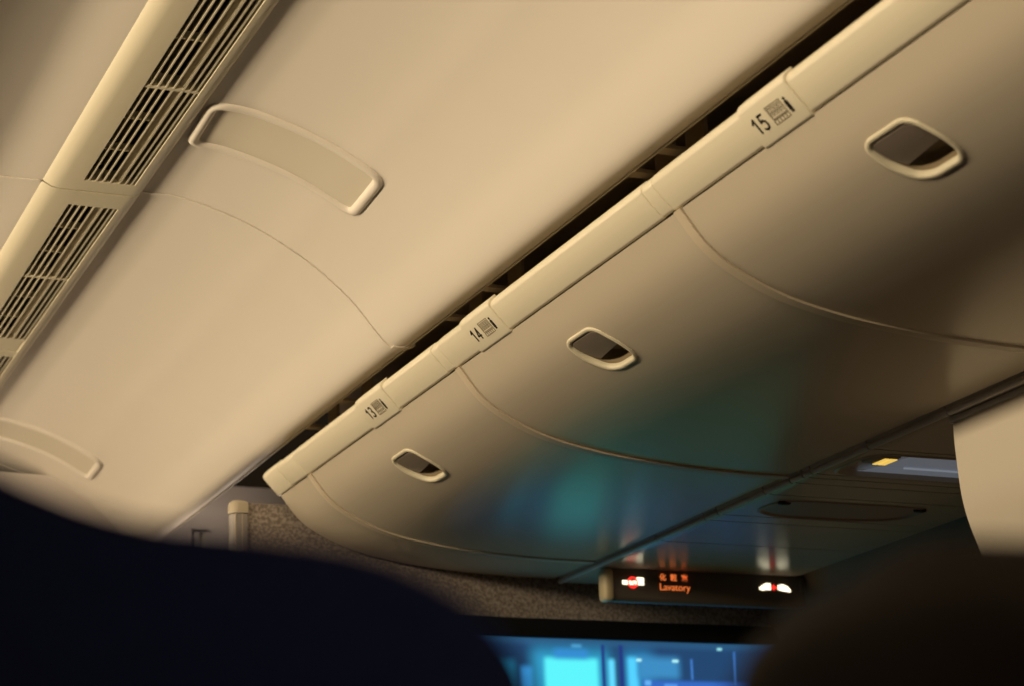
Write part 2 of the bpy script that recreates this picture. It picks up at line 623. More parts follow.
def number_plate(parent, y0, y1, num):
    """wider cover clipped over the rail, with row number and pictogram; y0 near end, y1 far end"""
    bm = bmesh.new()
    rail_piece(bm, y0, y1, 0.0032, 0.0042)
    u = (RAIL_T - RAIL_B).normalized()
    nn = Vector((-u.y, u.x))
    if nn.x > 0:
        nn = -nn
    plate = obj('number_plate', bm, 'rail', parent)
    U3 = Vector((u.x, 0, u.y))
    N3 = Vector((nn.x, 0, nn.y))
    X3 = Vector((0, -1, 0))
    c = (RAIL_T + RAIL_B) / 2 + nn * 0.0044
    yc = (y0 + y1) / 2
    org = Vector((c.x, 0, c.y))

    def P(xo, yo):                                  # xo towards the viewer, yo up the rail
        return frame_mat(org + X3 * (xo - yc) + U3 * yo, X3, U3)
    bm = bmesh.new()
    for k, ch in enumerate(num):
        for line in DIGITS[ch]:
            for (xa, ya), (xb, yb) in zip(line[:-1], line[1:]):
                d = Vector((xb - xa, yb - ya))
                ang = math.atan2(d.y, d.x)
                r = bmesh.ops.create_cube(bm, size=1)
                bmesh.ops.scale(bm, vec=(d.length * 0.022 + 0.0022, 0.0030, 0.0006), verts=r['verts'])
                bmesh.ops.rotate(bm, verts=r['verts'], matrix=Matrix.Rotation(ang, 3, 'Z'))
                bmesh.ops.translate(bm, vec=(-0.047 + 0.0165 * k + (xa + xb) / 2 * 0.022, -0.012 + (ya + yb) / 2 * 0.022, 0), verts=r['verts'])
    bmesh.ops.transform(bm, matrix=P(0, 0), verts=bm.verts)
    obj('row_number', bm, 'print', plate)
    # seat-plan pictogram: outlined seat row over small squares, and a standing figure
    bm = bmesh.new()

    def bar(x0, x1, yy0, yy1):
        m_ = P(0, 0)
        r = bmesh.ops.create_cube(bm, size=1)
        bmesh.ops.scale(bm, vec=(x1 - x0, yy1 - yy0, 0.0006), verts=r['verts'])
        bmesh.ops.translate(bm, vec=((x0 + x1) / 2, (yy0 + yy1) / 2, 0), verts=r['verts'])
        bmesh.ops.transform(bm, matrix=m_, verts=r['verts'])
    L, R = -0.006, 0.030
    tk = 0.0009
    for yy in (-0.0150, -0.0085, -0.0065, 0.0125):
        bar(L, R, yy, yy + tk)
    for k in range(6):
        xx = L + (R - L - tk) * k / 5
        bar(xx, xx + tk, -0.0150, -0.0080)
    bar(L, L + tk, -0.0065, 0.0130)
    bar(R - tk, R, -0.0065, 0.0130)
    for k in range(4):
        xx = L + 0.0030 + 0.0080 * k
        bar(xx, xx + tk, -0.0035, 0.0100)
        bar(xx + 0.0045, xx + 0.0045 + tk, -0.0035, 0.0100)
        bar(xx, xx + 0.005, 0.0100, 0.0108)
        bar(xx, xx + 0.005, 0.0020, 0.0028)
    obj('seat_plan_print', bm, 'print_grey', plate)
    bm = bmesh.new()
    bar(0.0350, 0.0420, -0.0090, 0.0040)
    bar(0.0360, 0.0410, 0.0040, 0.0058)
    bar(0.0362, 0.0382, -0.0130, -0.0090)
    bar(0.0392, 0.0412, -0.0130, -0.0090)
    r = bmesh.ops.create_cone(bm, cap_ends=True, segments=14, radius1=0.0024, radius2=0.0024, depth=0.0006)
    bmesh.ops.translate(bm, vec=(0.0386, 0.0088, 0), verts=r['verts'])
    bmesh.ops.transform(bm, matrix=P(0, 0), verts=r['verts'])
    obj('person_print', bm, 'print', plate)
    return plate


def bin_body_prof(inset):
    p = [BP.at(s, -inset) for s in [BP.len * i / 14 for i in range(15)]]
    P = [(q.x, q.y) for q in p]
    return [(1.375, 1.075)] + P + [(2.05, 1.16), (1.46, 1.185), (1.385, 1.125)]


def overhead_bin(yF, length, yh=0.0):
    yN = yF - length
    t = thing('overhead_bin', (1.70, (yF + yN) / 2, 0.90), 'x', 'overhead bin', 'overhead luggage bins in a row')
    bm = bmesh.new()
    prism_y(bm, bin_body_prof(0.020), yN + 0.012, yF - 0.012)
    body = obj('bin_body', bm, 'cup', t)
    # curved door
    bm = bmesh.new()
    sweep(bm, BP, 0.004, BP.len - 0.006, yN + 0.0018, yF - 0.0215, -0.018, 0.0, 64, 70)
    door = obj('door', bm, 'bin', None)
    sc_, yc_ = 0.1175, (yF + yN) / 2 + yh
    path = handle_path(0.008)
    bmc = bmesh.new()
    ring_strip(bmc, [[BP.pt(sc_ + q.y, yc_ + q.x, h) for q in path] for h in (-0.05, 0.03)], True, True, True)
    boolean(door, bmc)
    bmc = bmesh.new()
    ring_strip(bmc, [[BP.pt(sc_ + q.y, yc_ + q.x, h) for q in path] for h in (-0.036, 0.03)], True, True, True)
    boolean_body = bmc
    boolean(body_world(body), boolean_body)
    body_local(body)
    door.data.transform(Matrix.Translation(-t.location))
    door.parent = t
    # seal bead on the far and near edge of the door
    bm = bmesh.new()
    sweep(bm, BP, 0.002, BP.len - 0.002, yF - 0.0205, yF - 0.0008, -0.014, 0.0034, 60, 1)
    obj('edge_seal', bm, 'bead', t)
    # rail
    bm = bmesh.new()
    rail_piece(bm, yN + 0.0325, yF - 0.0012)
    rail_piece(bm, yN + 0.0012, yN + 0.0335, -0.0015, -0.0012)
    obj('top_rail', bm, 'rail', t)
    # handle: raised bezel with a cup, paddle across its upper half
    bm = bmesh.new()
    rr = ((0.0, -0.001), (0.0006, 0.0018), (0.003, 0.0028), (0.0062, 0.0026), (0.0084, 0.0008), (0.0090, -0.004), (0.0092, -0.0065))
    ring_strip(bm, [[BP.pt(sc_ + q.y, yc_ + q.x, h) for q in handle_path(d)] for d, h in rr])
    bez = obj('handle_bezel', bm, 'bezel', t, 60)
    bm = bmesh.new()
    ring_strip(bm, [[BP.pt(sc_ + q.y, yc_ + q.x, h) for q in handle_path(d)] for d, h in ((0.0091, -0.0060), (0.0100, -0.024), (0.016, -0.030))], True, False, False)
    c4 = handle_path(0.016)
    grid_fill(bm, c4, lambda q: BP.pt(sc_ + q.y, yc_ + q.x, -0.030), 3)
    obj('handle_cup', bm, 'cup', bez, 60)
    bm = bmesh.new()
    clip = [Vector((q.x, min(q.y, 0.012 + 0.10 * q.x))) for q in handle_path(0.0108)]

    def ph(q):                                       # the paddle sinks towards its free edge
        return 0.0006 - 0.0080 * (q.y + 0.04) / 0.052
    rings = [[BP.pt(sc_ + q.y, yc_ + q.x, ph(q) - dh) for q in shrink_to(clip, k)] for k, dh in ((1.0, 0.010), (1.0, 0.0016), (0.97, 0.0))]
    ring_strip(bm, rings, True, True, False)
    grid_fill(bm, shrink_to(clip, 0.97), lambda q: BP.pt(sc_ + q.y, yc_ + q.x, ph(q)), 3)
    bmesh.ops.remove_doubles(bm, verts=bm.verts, dist=0.00005)
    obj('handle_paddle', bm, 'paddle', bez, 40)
    return t


def shrink_to(path, k):
    c = sum(path, Vector((0, 0))) / len(path)
    return [c + (q - c) * k for q in path]


def body_world(o):
    o.data.transform(Matrix.Translation(o.parent.location))
    o['p'] = 1
    par = o.parent
    o.parent = None
    o['par'] = par.name
    return o


def body_local(o):
    par = bpy.data.objects[o['par']]
    o.data.transform(Matrix.Translation(-par.location))
    o.parent = par
    del o['p'], o['par']


b15 = overhead_bin(Y15, 0.962)
b14 = overhead_bin(Y14, BIN_L)
b13 = overhead_bin(Y13, BIN_L, -0.018)
b15['label'] = 'cream overhead luggage bin numbered 15 with oval latch, nearest of three'
b14['label'] = 'cream overhead luggage bin numbered 14, between bins 13 and 15'
b13['label'] = 'cream overhead luggage bin numbered 13 with teal glow, next to the speckled wall'
number_plate(b15, 2.180, 2.302, '15')
number_plate(b14, 3.160, 3.288, '14')
number_plate(b13, 3.690, 3.835, '13')

# end filler between the last bin and the bulkhead
t = thing('bin_end_filler', (1.70, 4.35, 0.90), 'narrow cream end piece closing the bin row against the speckled wall', 'bin end panel')
bm = bmesh.new()
sweep(bm, BP, 0.004, BP.len - 0.004, Y13 + 0.003, 4.452, -0.018, -0.001, 60, 1)
obj('curved_panel', bm, 'bin', t)
bm = bmesh.new()
prism_y(bm, bin_body_prof(0.020), Y13 + 0.006, 4.445)
obj('end_body', bm, 'cup', t)
bm = bmesh.new()
rail_piece(bm, Y13 + 0.0005, Y13 + 0.105, -0.0005, -0.0005)
rail_piece(bm, Y13 + 0.1065, 4.458, 0.001, 0.001)
obj('top_rail', bm, 'rail', t)

# ------------------------------------------------------------------ passenger service panels beyond the bins
PX0, PX1, PZ = 2.062, 2.565, 0.890
bm = bmesh.new()
box(bm, 2.045, 2.70, 1.2, 4.47, 0.935, 0.945)
box(bm, 2.0470, 2.0500, 1.2, 4.44, 0.905, 0.935)
struct('trim_5', bm, 'slot')


bm = bmesh.new()
for y0, y1 in ((1.3, 2.886), (2.890, 3.129), (3.133, 3.323), (3.327, 3.353), (3.357, 3.399), (3.403, 3.497), (3.501, 3.684), (3.688, 3.738), (3.742, 3.951), (3.955, 4.452)):
    prism_y(bm, [(2.0565 + 0.0068 * math.cos(k * math.pi / 8), 0.8955 + 0.0068 * math.sin(k * math.pi / 8)) for k in range(16)], y0, y1)
struct('trim_7', bm, 'tube', 50)


def psu_profile():
    return Profile([(2.0475, 0.905), (2.0485, 0.900), (2.0540, 0.8945), (2.0620, 0.8915), (2.075, 0.8902), (2.15, 0.890), (2.35, 0.890), (2.562, 0.890)], 5)


PP = psu_profile()
cuts = [4.44, 3.953, 3.740, 3.686, 3.499, 3.401, 3.355, 3.325, 3.131, 2.888, 2.60, 2.2, 1.8]
names = ['plain service panel behind the lavatory sign', 'plain service panel second from the lavatory sign',
         'narrow service strip on lavatory sign side of the dark oval tray', 'service panel holding the dark oval tray',
         'service panel on near side of the dark oval tray', 'slim service strip between oval tray and lit trough',
         'thinnest service strip right beside the lit trough', 'service panel around the lit bluish trough',
         'service panel half hidden by the cream partition', 'service panel right above the cream partition',
         'service panel at the right picture edge', 'service panel outside right picture edge']
slabs = []
for k, (a, b) in enumerate(zip(cuts[:-1], cuts[1:])):
    if k >= 10:
        continue
    tray = k in (3, 7)
    bm = bmesh.new()
    if not tray:
        sweep(bm, PP, 0, PP.len, b + 0.0024, a - 0.0024, -0.010, 0.0, 40, 1)
        o = obj('service_unit', bm, 'psu', None)
        tag(o, 'cream ' + names[k], 'service panel', 'service panels under the bins')
        continue
    t = thing('service_unit', (2.3, (a + b) / 2, PZ), ('cream ' + names[k]), 'service panel', 'service panels under the bins')
    sweep(bm, PP, 0, PP.len, b + 0.0024, a - 0.0024, -0.010, 0.0, 60, 12)
    pan = obj('panel', bm, 'psu', None)
    if k == 3:
        ov = squircle_path([(3.634, 2.105), (3.536, 2.118), (3.532, 2.40), (3.545, 2.455), (3.640, 2.448), (3.672, 2.36), (3.676, 2.18)], 8, 0.05)
    else:
        ov = squircle_path([(3.316, 2.082), (3.160, 2.082), (3.150, 2.520), (3.316, 2.520)], 8, 0.05)
    bmc = bmesh.new()
    ring_strip(bmc, [[Vector((q.y, q.x, z)) for q in ov] for z in (0.85, 0.93)], True, True, True)
    boolean(pan, bmc)
    pan.data.transform(Matrix.Translation(-t.location))
    pan.parent = t
    if k == 3:
        bm = bmesh.new()
        ring_strip(bm, [[Vector((q.y, q.x, z)) for q in shrink(ov, d)] for d, z in ((-0.006, 0.8895), (-0.003, 0.8875), (0.002, 0.8880), (0.005, 0.8915))])
        grid_fill(bm, shrink(ov, 0.005), lambda q: Vector((q.y, q.x, 0.8915)), 4)
        obj('oval_tray', bm, 'psu_dark', t, 50)
        for (xx, yy) in ((2.125, 3.548), (2.430, 3.540)):
            bm = bmesh.new()
            box(bm, xx - 0.012, xx + 0.012, yy - 0.004, yy + 0.008, 0.884, 0.8935, 0.002)
            obj('catch', bm, 'frame', t)
    else:
        bm = bmesh.new()
        ring_strip(bm, [[Vector((q.y, q.x, z)) for q in shrink(ov, d)] for d, z in ((-0.005, 0.8895), (-0.002, 0.8880), (0.002, 0.8885), (0.008, 0.900))])
        grid_fill(bm, shrink(ov, 0.008), lambda q: Vector((q.y, q.x, 0.900)), 4)
        obj('trough', bm, 'psu', t, 50)
        # creased surface glowing in place of reflected light; small reading lamp at inner end
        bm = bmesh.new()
        sheen_rows = [[Vector((x + dx, 3.168, 0.8985)), Vector((x + dx, 3.185, 0.8945)), Vector((x + dx * 0.5, 3.240, 0.8930)), Vector((x + dx * 0.5, 3.245, 0.8915)),
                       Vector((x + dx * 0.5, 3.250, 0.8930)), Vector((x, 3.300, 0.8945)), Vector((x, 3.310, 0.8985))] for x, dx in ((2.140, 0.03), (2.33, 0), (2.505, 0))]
        ring_strip(bm, sheen_rows, False)
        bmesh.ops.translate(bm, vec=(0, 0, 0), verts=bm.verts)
        lens = obj('trough_sheen', bm, 'trough_sheen', t, 20, 'long bluish surface, reflected light as glow')
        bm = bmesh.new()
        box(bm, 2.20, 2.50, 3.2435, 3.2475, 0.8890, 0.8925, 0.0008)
        obj('crease_highlight', bm, 'crease_highlight', lens, 35, 'crease highlight as glow')
        bm = bmesh.new()
        box(bm, 2.098, 2.152, 3.176, 3.230, 0.890, 0.900, 0.004)
        obj('lamp_holder', bm, 'psu_dark', t)
        bm = bmesh.new()
        for q in ((2.122, 2.130), (2.133, 2.148)):
            prism_lensb = [(q[0], 0.8885), (q[1], 0.8885), (q[1], 0.891), (q[0], 0.891)]
            prism_y(bm, prism_lensb, 3.186, 3.228)
        obj('reading_lamp', bm, 'reading', t, 35, 'small glowing yellow lamp')

# ------------------------------------------------------------------ illuminated sign
SY = 4.246
t = thing('lavatory_sign', (2.32, SY, 0.82), 'dark illuminated cabin sign reading Lavatory between two lit symbols', 'sign')
bm = bmesh.new()
prism = [(SY, 0.8885), (SY, 0.826), (SY + 0.004, 0.820), (SY + 0.011, 0.8165), (SY + 0.022, 0.8165), (SY + 0.030, 0.825), (SY + 0.032, 0.8885)]
for x0, x1 in ((2.090, 2.576),):
    a = [bm.verts.new((x0, p[0], p[1])) for p in prism]
    b = [bm.verts.new((x1, p[0], p[1])) for p in prism]
    bm.faces.new(a)
    bm.faces.new(b[::-1])
    for i in range(len(prism)):
        bm.faces.new((a[i], a[(i + 1) % len(prism)], b[(i + 1) % len(prism)], b[i]))
obj('housing', bm, 'sign', t)
bm = bmesh.new()
box(bm, 2.066, 2.0905, SY - 0.008, SY + 0.030, 0.8155, 0.8885, 0.0095, 4)
obj('end_cap', bm, 'sign_cap', t, 35, 'cream rounded end cap')
bm = bmesh.new()
box(bm, 2.566, 2.580, SY - 0.004, SY + 0.032, 0.818, 0.8885, 0.004, 3)
obj('end_cap', bm, 'sign', t)
FY = SY - 0.0012


def SP(x, z):
    return frame_mat((x, FY, z), (1, 0, 0), (0, 0, 1))


text_mesh('Lavatory', 0.0222, SP(2.243, 0.8512), 'word_lettering', 'ic_orange', t, 0.0004, 0.0, 'orange word Lavatory')
for ch, xx in (('\u5316', 2.214), ('\u7ca7', 2.241), ('\u5ba4', 2.269)):
    text_mesh(ch, 0.0165, SP(xx, 0.8725), 'kanji_lettering', 'ic_orange', t, 0.0004, 0.0002, 'orange Japanese character')


def flat(name, polys, m, parent, dy=0.0, label=None):
    bm = bmesh.new()
    for P in polys:
        prism_y(bm, P, FY - 0.0006 + dy, FY + 0.0006 + dy)
    return obj(name, bm, m, parent, label=label)


def disc(cx, cz, r, n=28):
    return [(cx + r * math.cos(2 * math.pi * k / n), cz + r * math.sin(2 * math.pi * k / n)) for k in range(n)]


# no smoking: cigarette, smoke and red ring
flat('cigarette_symbol', [[(2.113, 0.8535), (2.166, 0.8535), (2.166, 0.8625), (2.113, 0.8625)],
                          [(2.147, 0.8640), (2.166, 0.8640), (2.166, 0.8700), (2.150, 0.8705), (2.146, 0.8675)]], 'ic_white', t, 0, 'white cigarette')
bm = bmesh.new()
ci, co_ = disc(2.138, 0.8585, 0.0095), disc(2.138, 0.8585, 0.0130)
ring_strip(bm, [[Vector((p[0], FY - 0.0010, p[1])) for p in ci], [Vector((p[0], FY - 0.0010, p[1])) for p in co_]])
prism_y(bm, [(2.1305, 0.8675), (2.1290, 0.8655), (2.1455, 0.8495), (2.1470, 0.8515)], FY - 0.0014, FY - 0.0008)
obj('prohibition_ring', bm, 'ic_red', t, label='red ring with slash')
# seat belt: two halves and a red arrow between them
flat('seat_belt_symbol', [[(2.459, 0.8560), (2.470, 0.8535), (2.474, 0.8555), (2.489, 0.8555), (2.489, 0.8705), (2.478, 0.8710), (2.468, 0.8660), (2.460, 0.8610)],
                          [(2.508, 0.8570), (2.519, 0.8545), (2.533, 0.8530), (2.541, 0.8520), (2.541, 0.8580), (2.533, 0.8655), (2.521, 0.8700), (2.508, 0.8670)]], 'ic_white', t, 0, 'white belt buckle halves')
flat('arrow_symbol', [[(2.490, 0.8615), (2.498, 0.8545), (2.4985, 0.8595), (2.506, 0.8595), (2.506, 0.8640), (2.4985, 0.8640), (2.498, 0.8690)]], 'ic_red', t, -0.0002, 'red arrow')

# ------------------------------------------------------------------ bulkhead, post and the wall beyond
YB = 4.472
bm = bmesh.new()
box(bm, 1.312, 2.303, YB, YB + 0.03, -Z0, 1.043)
box(bm, 2.3055, 2.95, YB, YB + 0.03, -Z0, 0.93)
box(bm, 1.60, 2.95, YB + 0.002, YB + 0.03, 0.9, 1.043)
struct('wall_front', bm, 'speckle')
t = thing('bulkhead_post', (1.30, YB, -Z0), 'grey rounded edge post with cream cap ending the speckled wall', 'post')
for nm, m_, z0, z1, g in (('post_shaft', 'post', -Z0, 1.0165, 0.0), ('post_cap', 'post_cap', 1.018, 1.047, 0.0018)):
    bm = bmesh.new()
    sec = []
    for k in range(13):
        a = math.pi / 2 + math.pi * k / 12
        sec.append((1.301 + (0.0185 + g) * math.cos(a), YB + 0.013 + (0.020 + g) * math.sin(a)))
    sec = [(1.3185 + g, YB + 0.033 + g)] + sec + [(1.3185 + g, YB - 0.007 - g)]
    if nm == 'post_cap':
        rings = [[Vector((1.301 + (p[0] - 1.301) * q, YB + 0.013 + (p[1] - YB - 0.013) * q, z)) for p in sec] for z, q in ((z0, 1), (1.036, 1), (1.043, 0.9), (1.0475, 0.6))]
    else:
        rings = [[Vector((p[0], p[1], z)) for p in sec] for z in (z0, z1)]
    ring_strip(bm, rings, True, True, True)
    obj(nm, bm, m_, t)
bm = bmesh.new()
for xx in (1.2915, 1.3065):
    box(bm, xx - 0.0008, xx + 0.0008, YB - 0.0078, YB - 0.0045, 0.2, 1.0165)
obj('groove', bm, 'slot', t)

bm = bmesh.new()
box(bm, -0.8, 3.2, 5.60, 5.63, -Z0, 1.35)
struct('wall_galley', bm, 'galley')
t = thing('galley_latch', (1.53, 5.59, 1.19), 'small dark latch on the pale wall behind the grey post', 'latch')
t.location = (1.525, 5.60, 1.17 + Z0)
bm = bmesh.new()
box(bm, 1.500, 1.550, 5.588, 5.600, 1.135, 1.215, 0.004)
obj('latch_plate', bm, 'galley', t)
bm = bmesh.new()
box(bm, 1.518, 1.530, 5.578, 5.589, 1.145, 1.205, 0.003)
obj('latch_lever', bm, 'rail', t)

# ------------------------------------------------------------------ projection screen on the bulkhead
t = thing('wall_screen', (2.18, YB, 0.45), 'black framed wall screen glowing blue on the speckled wall', 'screen')
SX0, SX1, SZ0, SZ1 = 1.72, 2.64, 0.16, 0.766
bm = bmesh.new()
box(bm, SX0 - 0.05, SX1 + 0.05, YB - 0.016, YB, SZ1, 0.8095, 0.002)
box(bm, SX0 - 0.05, SX1 + 0.05, YB - 0.016, YB, SZ0 - 0.05, SZ0, 0.002)
box(bm, SX0 - 0.05, SX0, YB - 0.016, YB, SZ0, SZ1, 0.002)
box(bm, SX1, SX1 + 0.05, YB - 0.016, YB, SZ0, SZ1, 0.002)
obj('screen_frame', bm, 'frame', t)

RECTS = [  # x0, x1, z0, z1, softness, colour: airport terminal in blue above; lower green invented to tint bin reflections
    (SX0, SX1, 0.16, 0.766, 0.01, (0.020, 0.130, 0.080)),
    (SX0, SX1, 0.62, 0.766, 0.02, (0.012, 0.054, 0.145)),
    (SX0, SX1, 0.752, 0.766, 0.01, (0.02, 0.085, 0.20)),
    (1.955, 1.985, 0.60, 0.700, 0.010, (0.05, 0.38, 0.9)),
    (1.870, 1.940, 0.62, 0.712, 0.014, (0.03, 0.40, 0.72)),
    (1.985, 2.178, 0.590, 0.742, 0.028, (0.025, 0.30, 0.52)),
    (2.215, 2.290, 0.640, 0.742, 0.025, (0.022, 0.20, 0.42)),
    (2.016, 2.150, 0.600, 0.722, 0.009, (0.10, 0.84, 0.90)),
    (2.040, 2.125, 0.722, 0.742, 0.012, (0.03, 0.24, 0.6)),
    (2.177, 2.192, 0.60, 0.722, 0.008, (0.12, 0.70, 1.0)),
    (2.226, 2.252, 0.58, 0.728, 0.009, (0.08, 0.60, 0.95)),
    (2.252, 2.360, 0.680, 0.730, 0.014, (0.04, 0.24, 0.50)),
    (2.262, 2.560, 0.650, 0.676, 0.006, (0.03, 0.13, 0.50)),
    (2.268, 2.284, 0.664, 0.676, 0.004, (0.12, 0.42, 0.85)),
    (2.318, 2.352, 0.660, 0.669, 0.003, (0.08, 0.28, 0.75)),
    (2.249, 2.262, 0.7195, 0.7250, 0.003, (0.5, 1.0, 1.0)),
    (2.342, 2.358, 0.7195, 0.7250, 0.003, (0.5, 1.0, 1.0)),
    (2.462, 2.475, 0.7510, 0.7555, 0.003, (0.4, 0.95, 1.0)),
    (2.085, 2.110, 0.7485, 0.7525, 0.006, (0.10, 0.45, 0.8)),
    (2.390, 2.395, 0.68, 0.728, 0.003, (0.05, 0.2, 0.6)),
    (2.505, 2.510, 0.66, 0.748, 0.003, (0.05, 0.2, 0.6)),
    (2.160, 2.168, 0.60, 0.755, 0.003, (0.012, 0.035, 0.20)),
    (2.205, 2.215, 0.60, 0.755, 0.003, (0.012, 0.035, 0.20)),
    (SX0, SX1, 0.16, 0.60, 0.03, (0.018, 0.140, 0.085)),  # unseen lower part, green added for the teal reflection on the bins
]


def sm(v, e):
    t_ = max(0.0, min(1.0, v / (2 * e) + 0.5))
    return t_ * t_ * (3 - 2 * t_)


def film(x, z):
    c = [0.0, 0.0, 0.0]
    for x0, x1, z0, z1, e, col in RECTS:
        a = sm(x - x0, e) * sm(x1 - x, e) * sm(z - z0, e) * sm(z1 - z, e)
        c = [q + (p - q) * a for p, q in zip(col, c)]
    return c


nx, nz_ = 300, 200
bm = bmesh.new()
cl = bm.loops.layers.float_color.new('film')
G = [[bm.verts.new((SX0 + (SX1 - SX0) * i / nx, YB - 0.006, SZ0 + (SZ1 - SZ0) * j / nz_)) for j in range(nz_ + 1)] for i in range(nx + 1)]
for i in range(nx):
    for j in range(nz_):
        f = bm.faces.new((G[i][j], G[i + 1][j], G[i + 1][j + 1], G[i][j + 1]))
        for l in f.loops:
            v = l.vert.co
            l[cl] = (*film(v.x, v.z), 1)
m = bpy.data.materials.new('film_picture')
m.use_nodes = True
nt = m.node_tree
at = nt.nodes.new('ShaderNodeAttribute')
at.attribute_name = 'film'
b_ = nt.nodes['Principled BSDF']
b_.inputs['Base Color'].default_value = (0.02, 0.02, 0.02, 1)
nt.links.new(at.outputs['Color'], b_.inputs['Emission Color'])
b_.inputs['Emission Strength'].default_value = 1.1
M['film'] = m
obj('film_picture', bm, 'film', t, label='glowing blue picture')

# ------------------------------------------------------------------ side wall, partition, floor
bm = bmesh.new()
WP = Profile([(2.572, 0.905), (2.580, 0.885), (2.60, 0.84), (2.66, 0.70), (2.74, 0.45), (2.80, 0.1), (2.80, -0.4), (2.74, -0.9), (2.70, -Z0)], 5)
sweep(bm, WP, 0, WP.len, 0.3, 4.47, -0.02, 0.0, 50, 1)
struct('wall_right', bm, 'wall', 50)
bm = bmesh.new()
box(bm, -1.6, 2.95, -1.6, 5.65, -Z0 - 0.03, -Z0)
struct('floor', bm, 'floor')

t = thing('partition_panel', (2.085, 2.5, 0.40), 'cream hanging partition panel at right edge with curved front edge', 'partition')
PT = Profile([(2.069, 0.8865), (2.068, 0.85), (2.069, 0.81), (2.072, 0.757), (2.080, 0.716), (2.096, 0.67), (2.120, 0.61), (2.152, 0.55), (2.195, 0.49)], 6)
bm = bmesh.new()
sweep(bm, PT, 0, PT.len, 2.05, 2.897, -0.030, 0.0, 40, 1)
es = [e for e in bm.edges if all(abs(v.co.y - 2.897) < 1e-4 for v in e.verts) and e.calc_length() < 0.02]
obj('panel', bm, 'partition', t, 50)
bm = bmesh.new()
box(bm, 2.0665, 2.078, 2.05, 2.905, 0.8795, 0.8895, 0.0015)
obj('top_strip', bm, 'tube', t)


# ------------------------------------------------------------------ seats
def seat(xc, yb, zt, label, group=None):
    """yb: rear face of the backrest at its top, zt: height of its top"""
    t = thing('cabin_seat', (xc, yb + 0.25, -Z0), label, 'seat', group)
    top = [(0.0, 0.032), (0.05, 0.029), (0.085, 0.022), (0.112, 0.011), (0.13, 0.005), (0.15, 0.001), (0.18, -0.001), (0.208, -0.004), (0.234, -0.012), (0.254, -0.026), (0.265, -0.045), (0.269, -0.08)]
    R = smooth_curve(top, 4)
    P = [(xc + p.x, zt + p.y) for p in R] + [(xc + 0.262, -0.66)] + [(xc - 0.262, -0.66)] + [(xc - p.x, zt + p.y) for p in reversed(R[1:])]
    bm = bmesh.new()
    prism_y(bm, P, yb, yb + 0.10, 0.022, 4)
    for v in bm.verts:                               # reclined
        v.co.y += (zt - v.co.z) * 0.10
    obj('backrest', bm, 'seat', t, 40)
    bm = bmesh.new()
    box(bm, xc - 0.15, xc + 0.15, yb + 0.085, yb + 0.15, zt - 0.20, zt - 0.03, 0.025, 4)
    obj('headrest', bm, 'seat', t, 40)
    bm = bmesh.new()
    box(bm, xc - 0.235, xc + 0.235, yb + 0.17, yb + 0.68, -0.73, -0.60, 0.04, 4)
    obj('seat_cushion', bm, 'seat', t, 40)
    for s in (-1, 1):
        bm = bmesh.new()
        box(bm, xc + s * 0.285 - 0.024, xc + s * 0.285 + 0.024, yb + 0.20, yb + 0.55, -0.44, -0.40, 0.012, 3)
        box(bm, xc + s * 0.285 - 0.012, xc + s * 0.285 + 0.012, yb + 0.20, yb + 0.26, -0.70, -0.43, 0.004, 2)
        obj('armrest', bm, 'seat_grey', t, 40)
        for yy in (yb + 0.22, yb + 0.58):
            bm = bmesh.new()
            box(bm, xc + s * 0.18 - 0.02, xc + s * 0.18 + 0.02, yy - 0.02, yy + 0.02, -Z0, -0.71, 0.006, 2)
            obj('leg', bm, 'seat_grey', t, 40)
    return t


seat(-0.005, 0.58, 0.127, 'dark navy seat back blurred close to the lens at lower left')


# ------------------------------------------------------------------ person sitting at lower right, seen from behind
def skin_mesh(name, pts, edges, m, parent, root=0, sub=2):
    off = Vector((0, 0, Z0)) - parent.location
    if parent.parent:
        off -= parent.parent.location
    me = bpy.data.meshes.new(name)
    me.from_pydata([Vector(p[:3]) + off for p in pts], edges, [])
    o = bpy.data.objects.new(name, me)
    COL.objects.link(o)
    md = o.modifiers.new('skin', 'SKIN')
    md.use_smooth_shade = True
    sv = me.skin_vertices
    if not sv:
        bm_ = bmesh.new()
        bm_.from_mesh(me)
        bm_.verts.layers.skin.verify()
        bm_.to_mesh(me)
        bm_.free()
        sv = me.skin_vertices
    for i, p in enumerate(pts):
        r = p[3] if isinstance(p[3], tuple) else (p[3], p[3])
        sv[0].data[i].radius = r
        sv[0].data[i].use_root = (i == root)
    s_ = o.modifiers.new('sub', 'SUBSURF')
    s_.levels = s_.render_levels = sub
    bpy.context.view_layer.update()
    dg = bpy.context.evaluated_depsgraph_get()
    new = bpy.data.meshes.new_from_object(o.evaluated_get(dg))
    o.modifiers.clear()
    o.data = new
    new.materials.clear()
    new.materials.append(M[m])
    for p in new.polygons:
        p.use_smooth = True
    o.parent = parent
    return o


HX, HY, HZ = 0.384, 0.530, 0.022                   # centre of the head
px = HX
per = thing('person', (px, HY, -Z0), 'person with dark brown hair, blurred head at lower right edge', 'person')
B = [(px, HY - 0.02, -0.47, (0.115, 0.085)), (px, HY - 0.025, -0.36, (0.095, 0.075)), (px, HY - 0.02, -0.25, (0.115, 0.085)), (px, HY - 0.015, -0.165, (0.075, 0.06)), (px, HY - 0.015, -0.11, 0.042),
     (px, HY + 0.005, -0.055, 0.055), (px, HY, HZ, 0.074), (px, HY - 0.005, HZ + 0.05, 0.055)]
E_ = [(i, i + 1) for i in range(7)]


def limb(start, pts):
    i0 = len(B)
    B.extend(pts)
    E_.append((start, i0))
    E_.extend((i0 + k, i0 + k + 1) for k in range(len(pts) - 1))
    return len(B) - 1


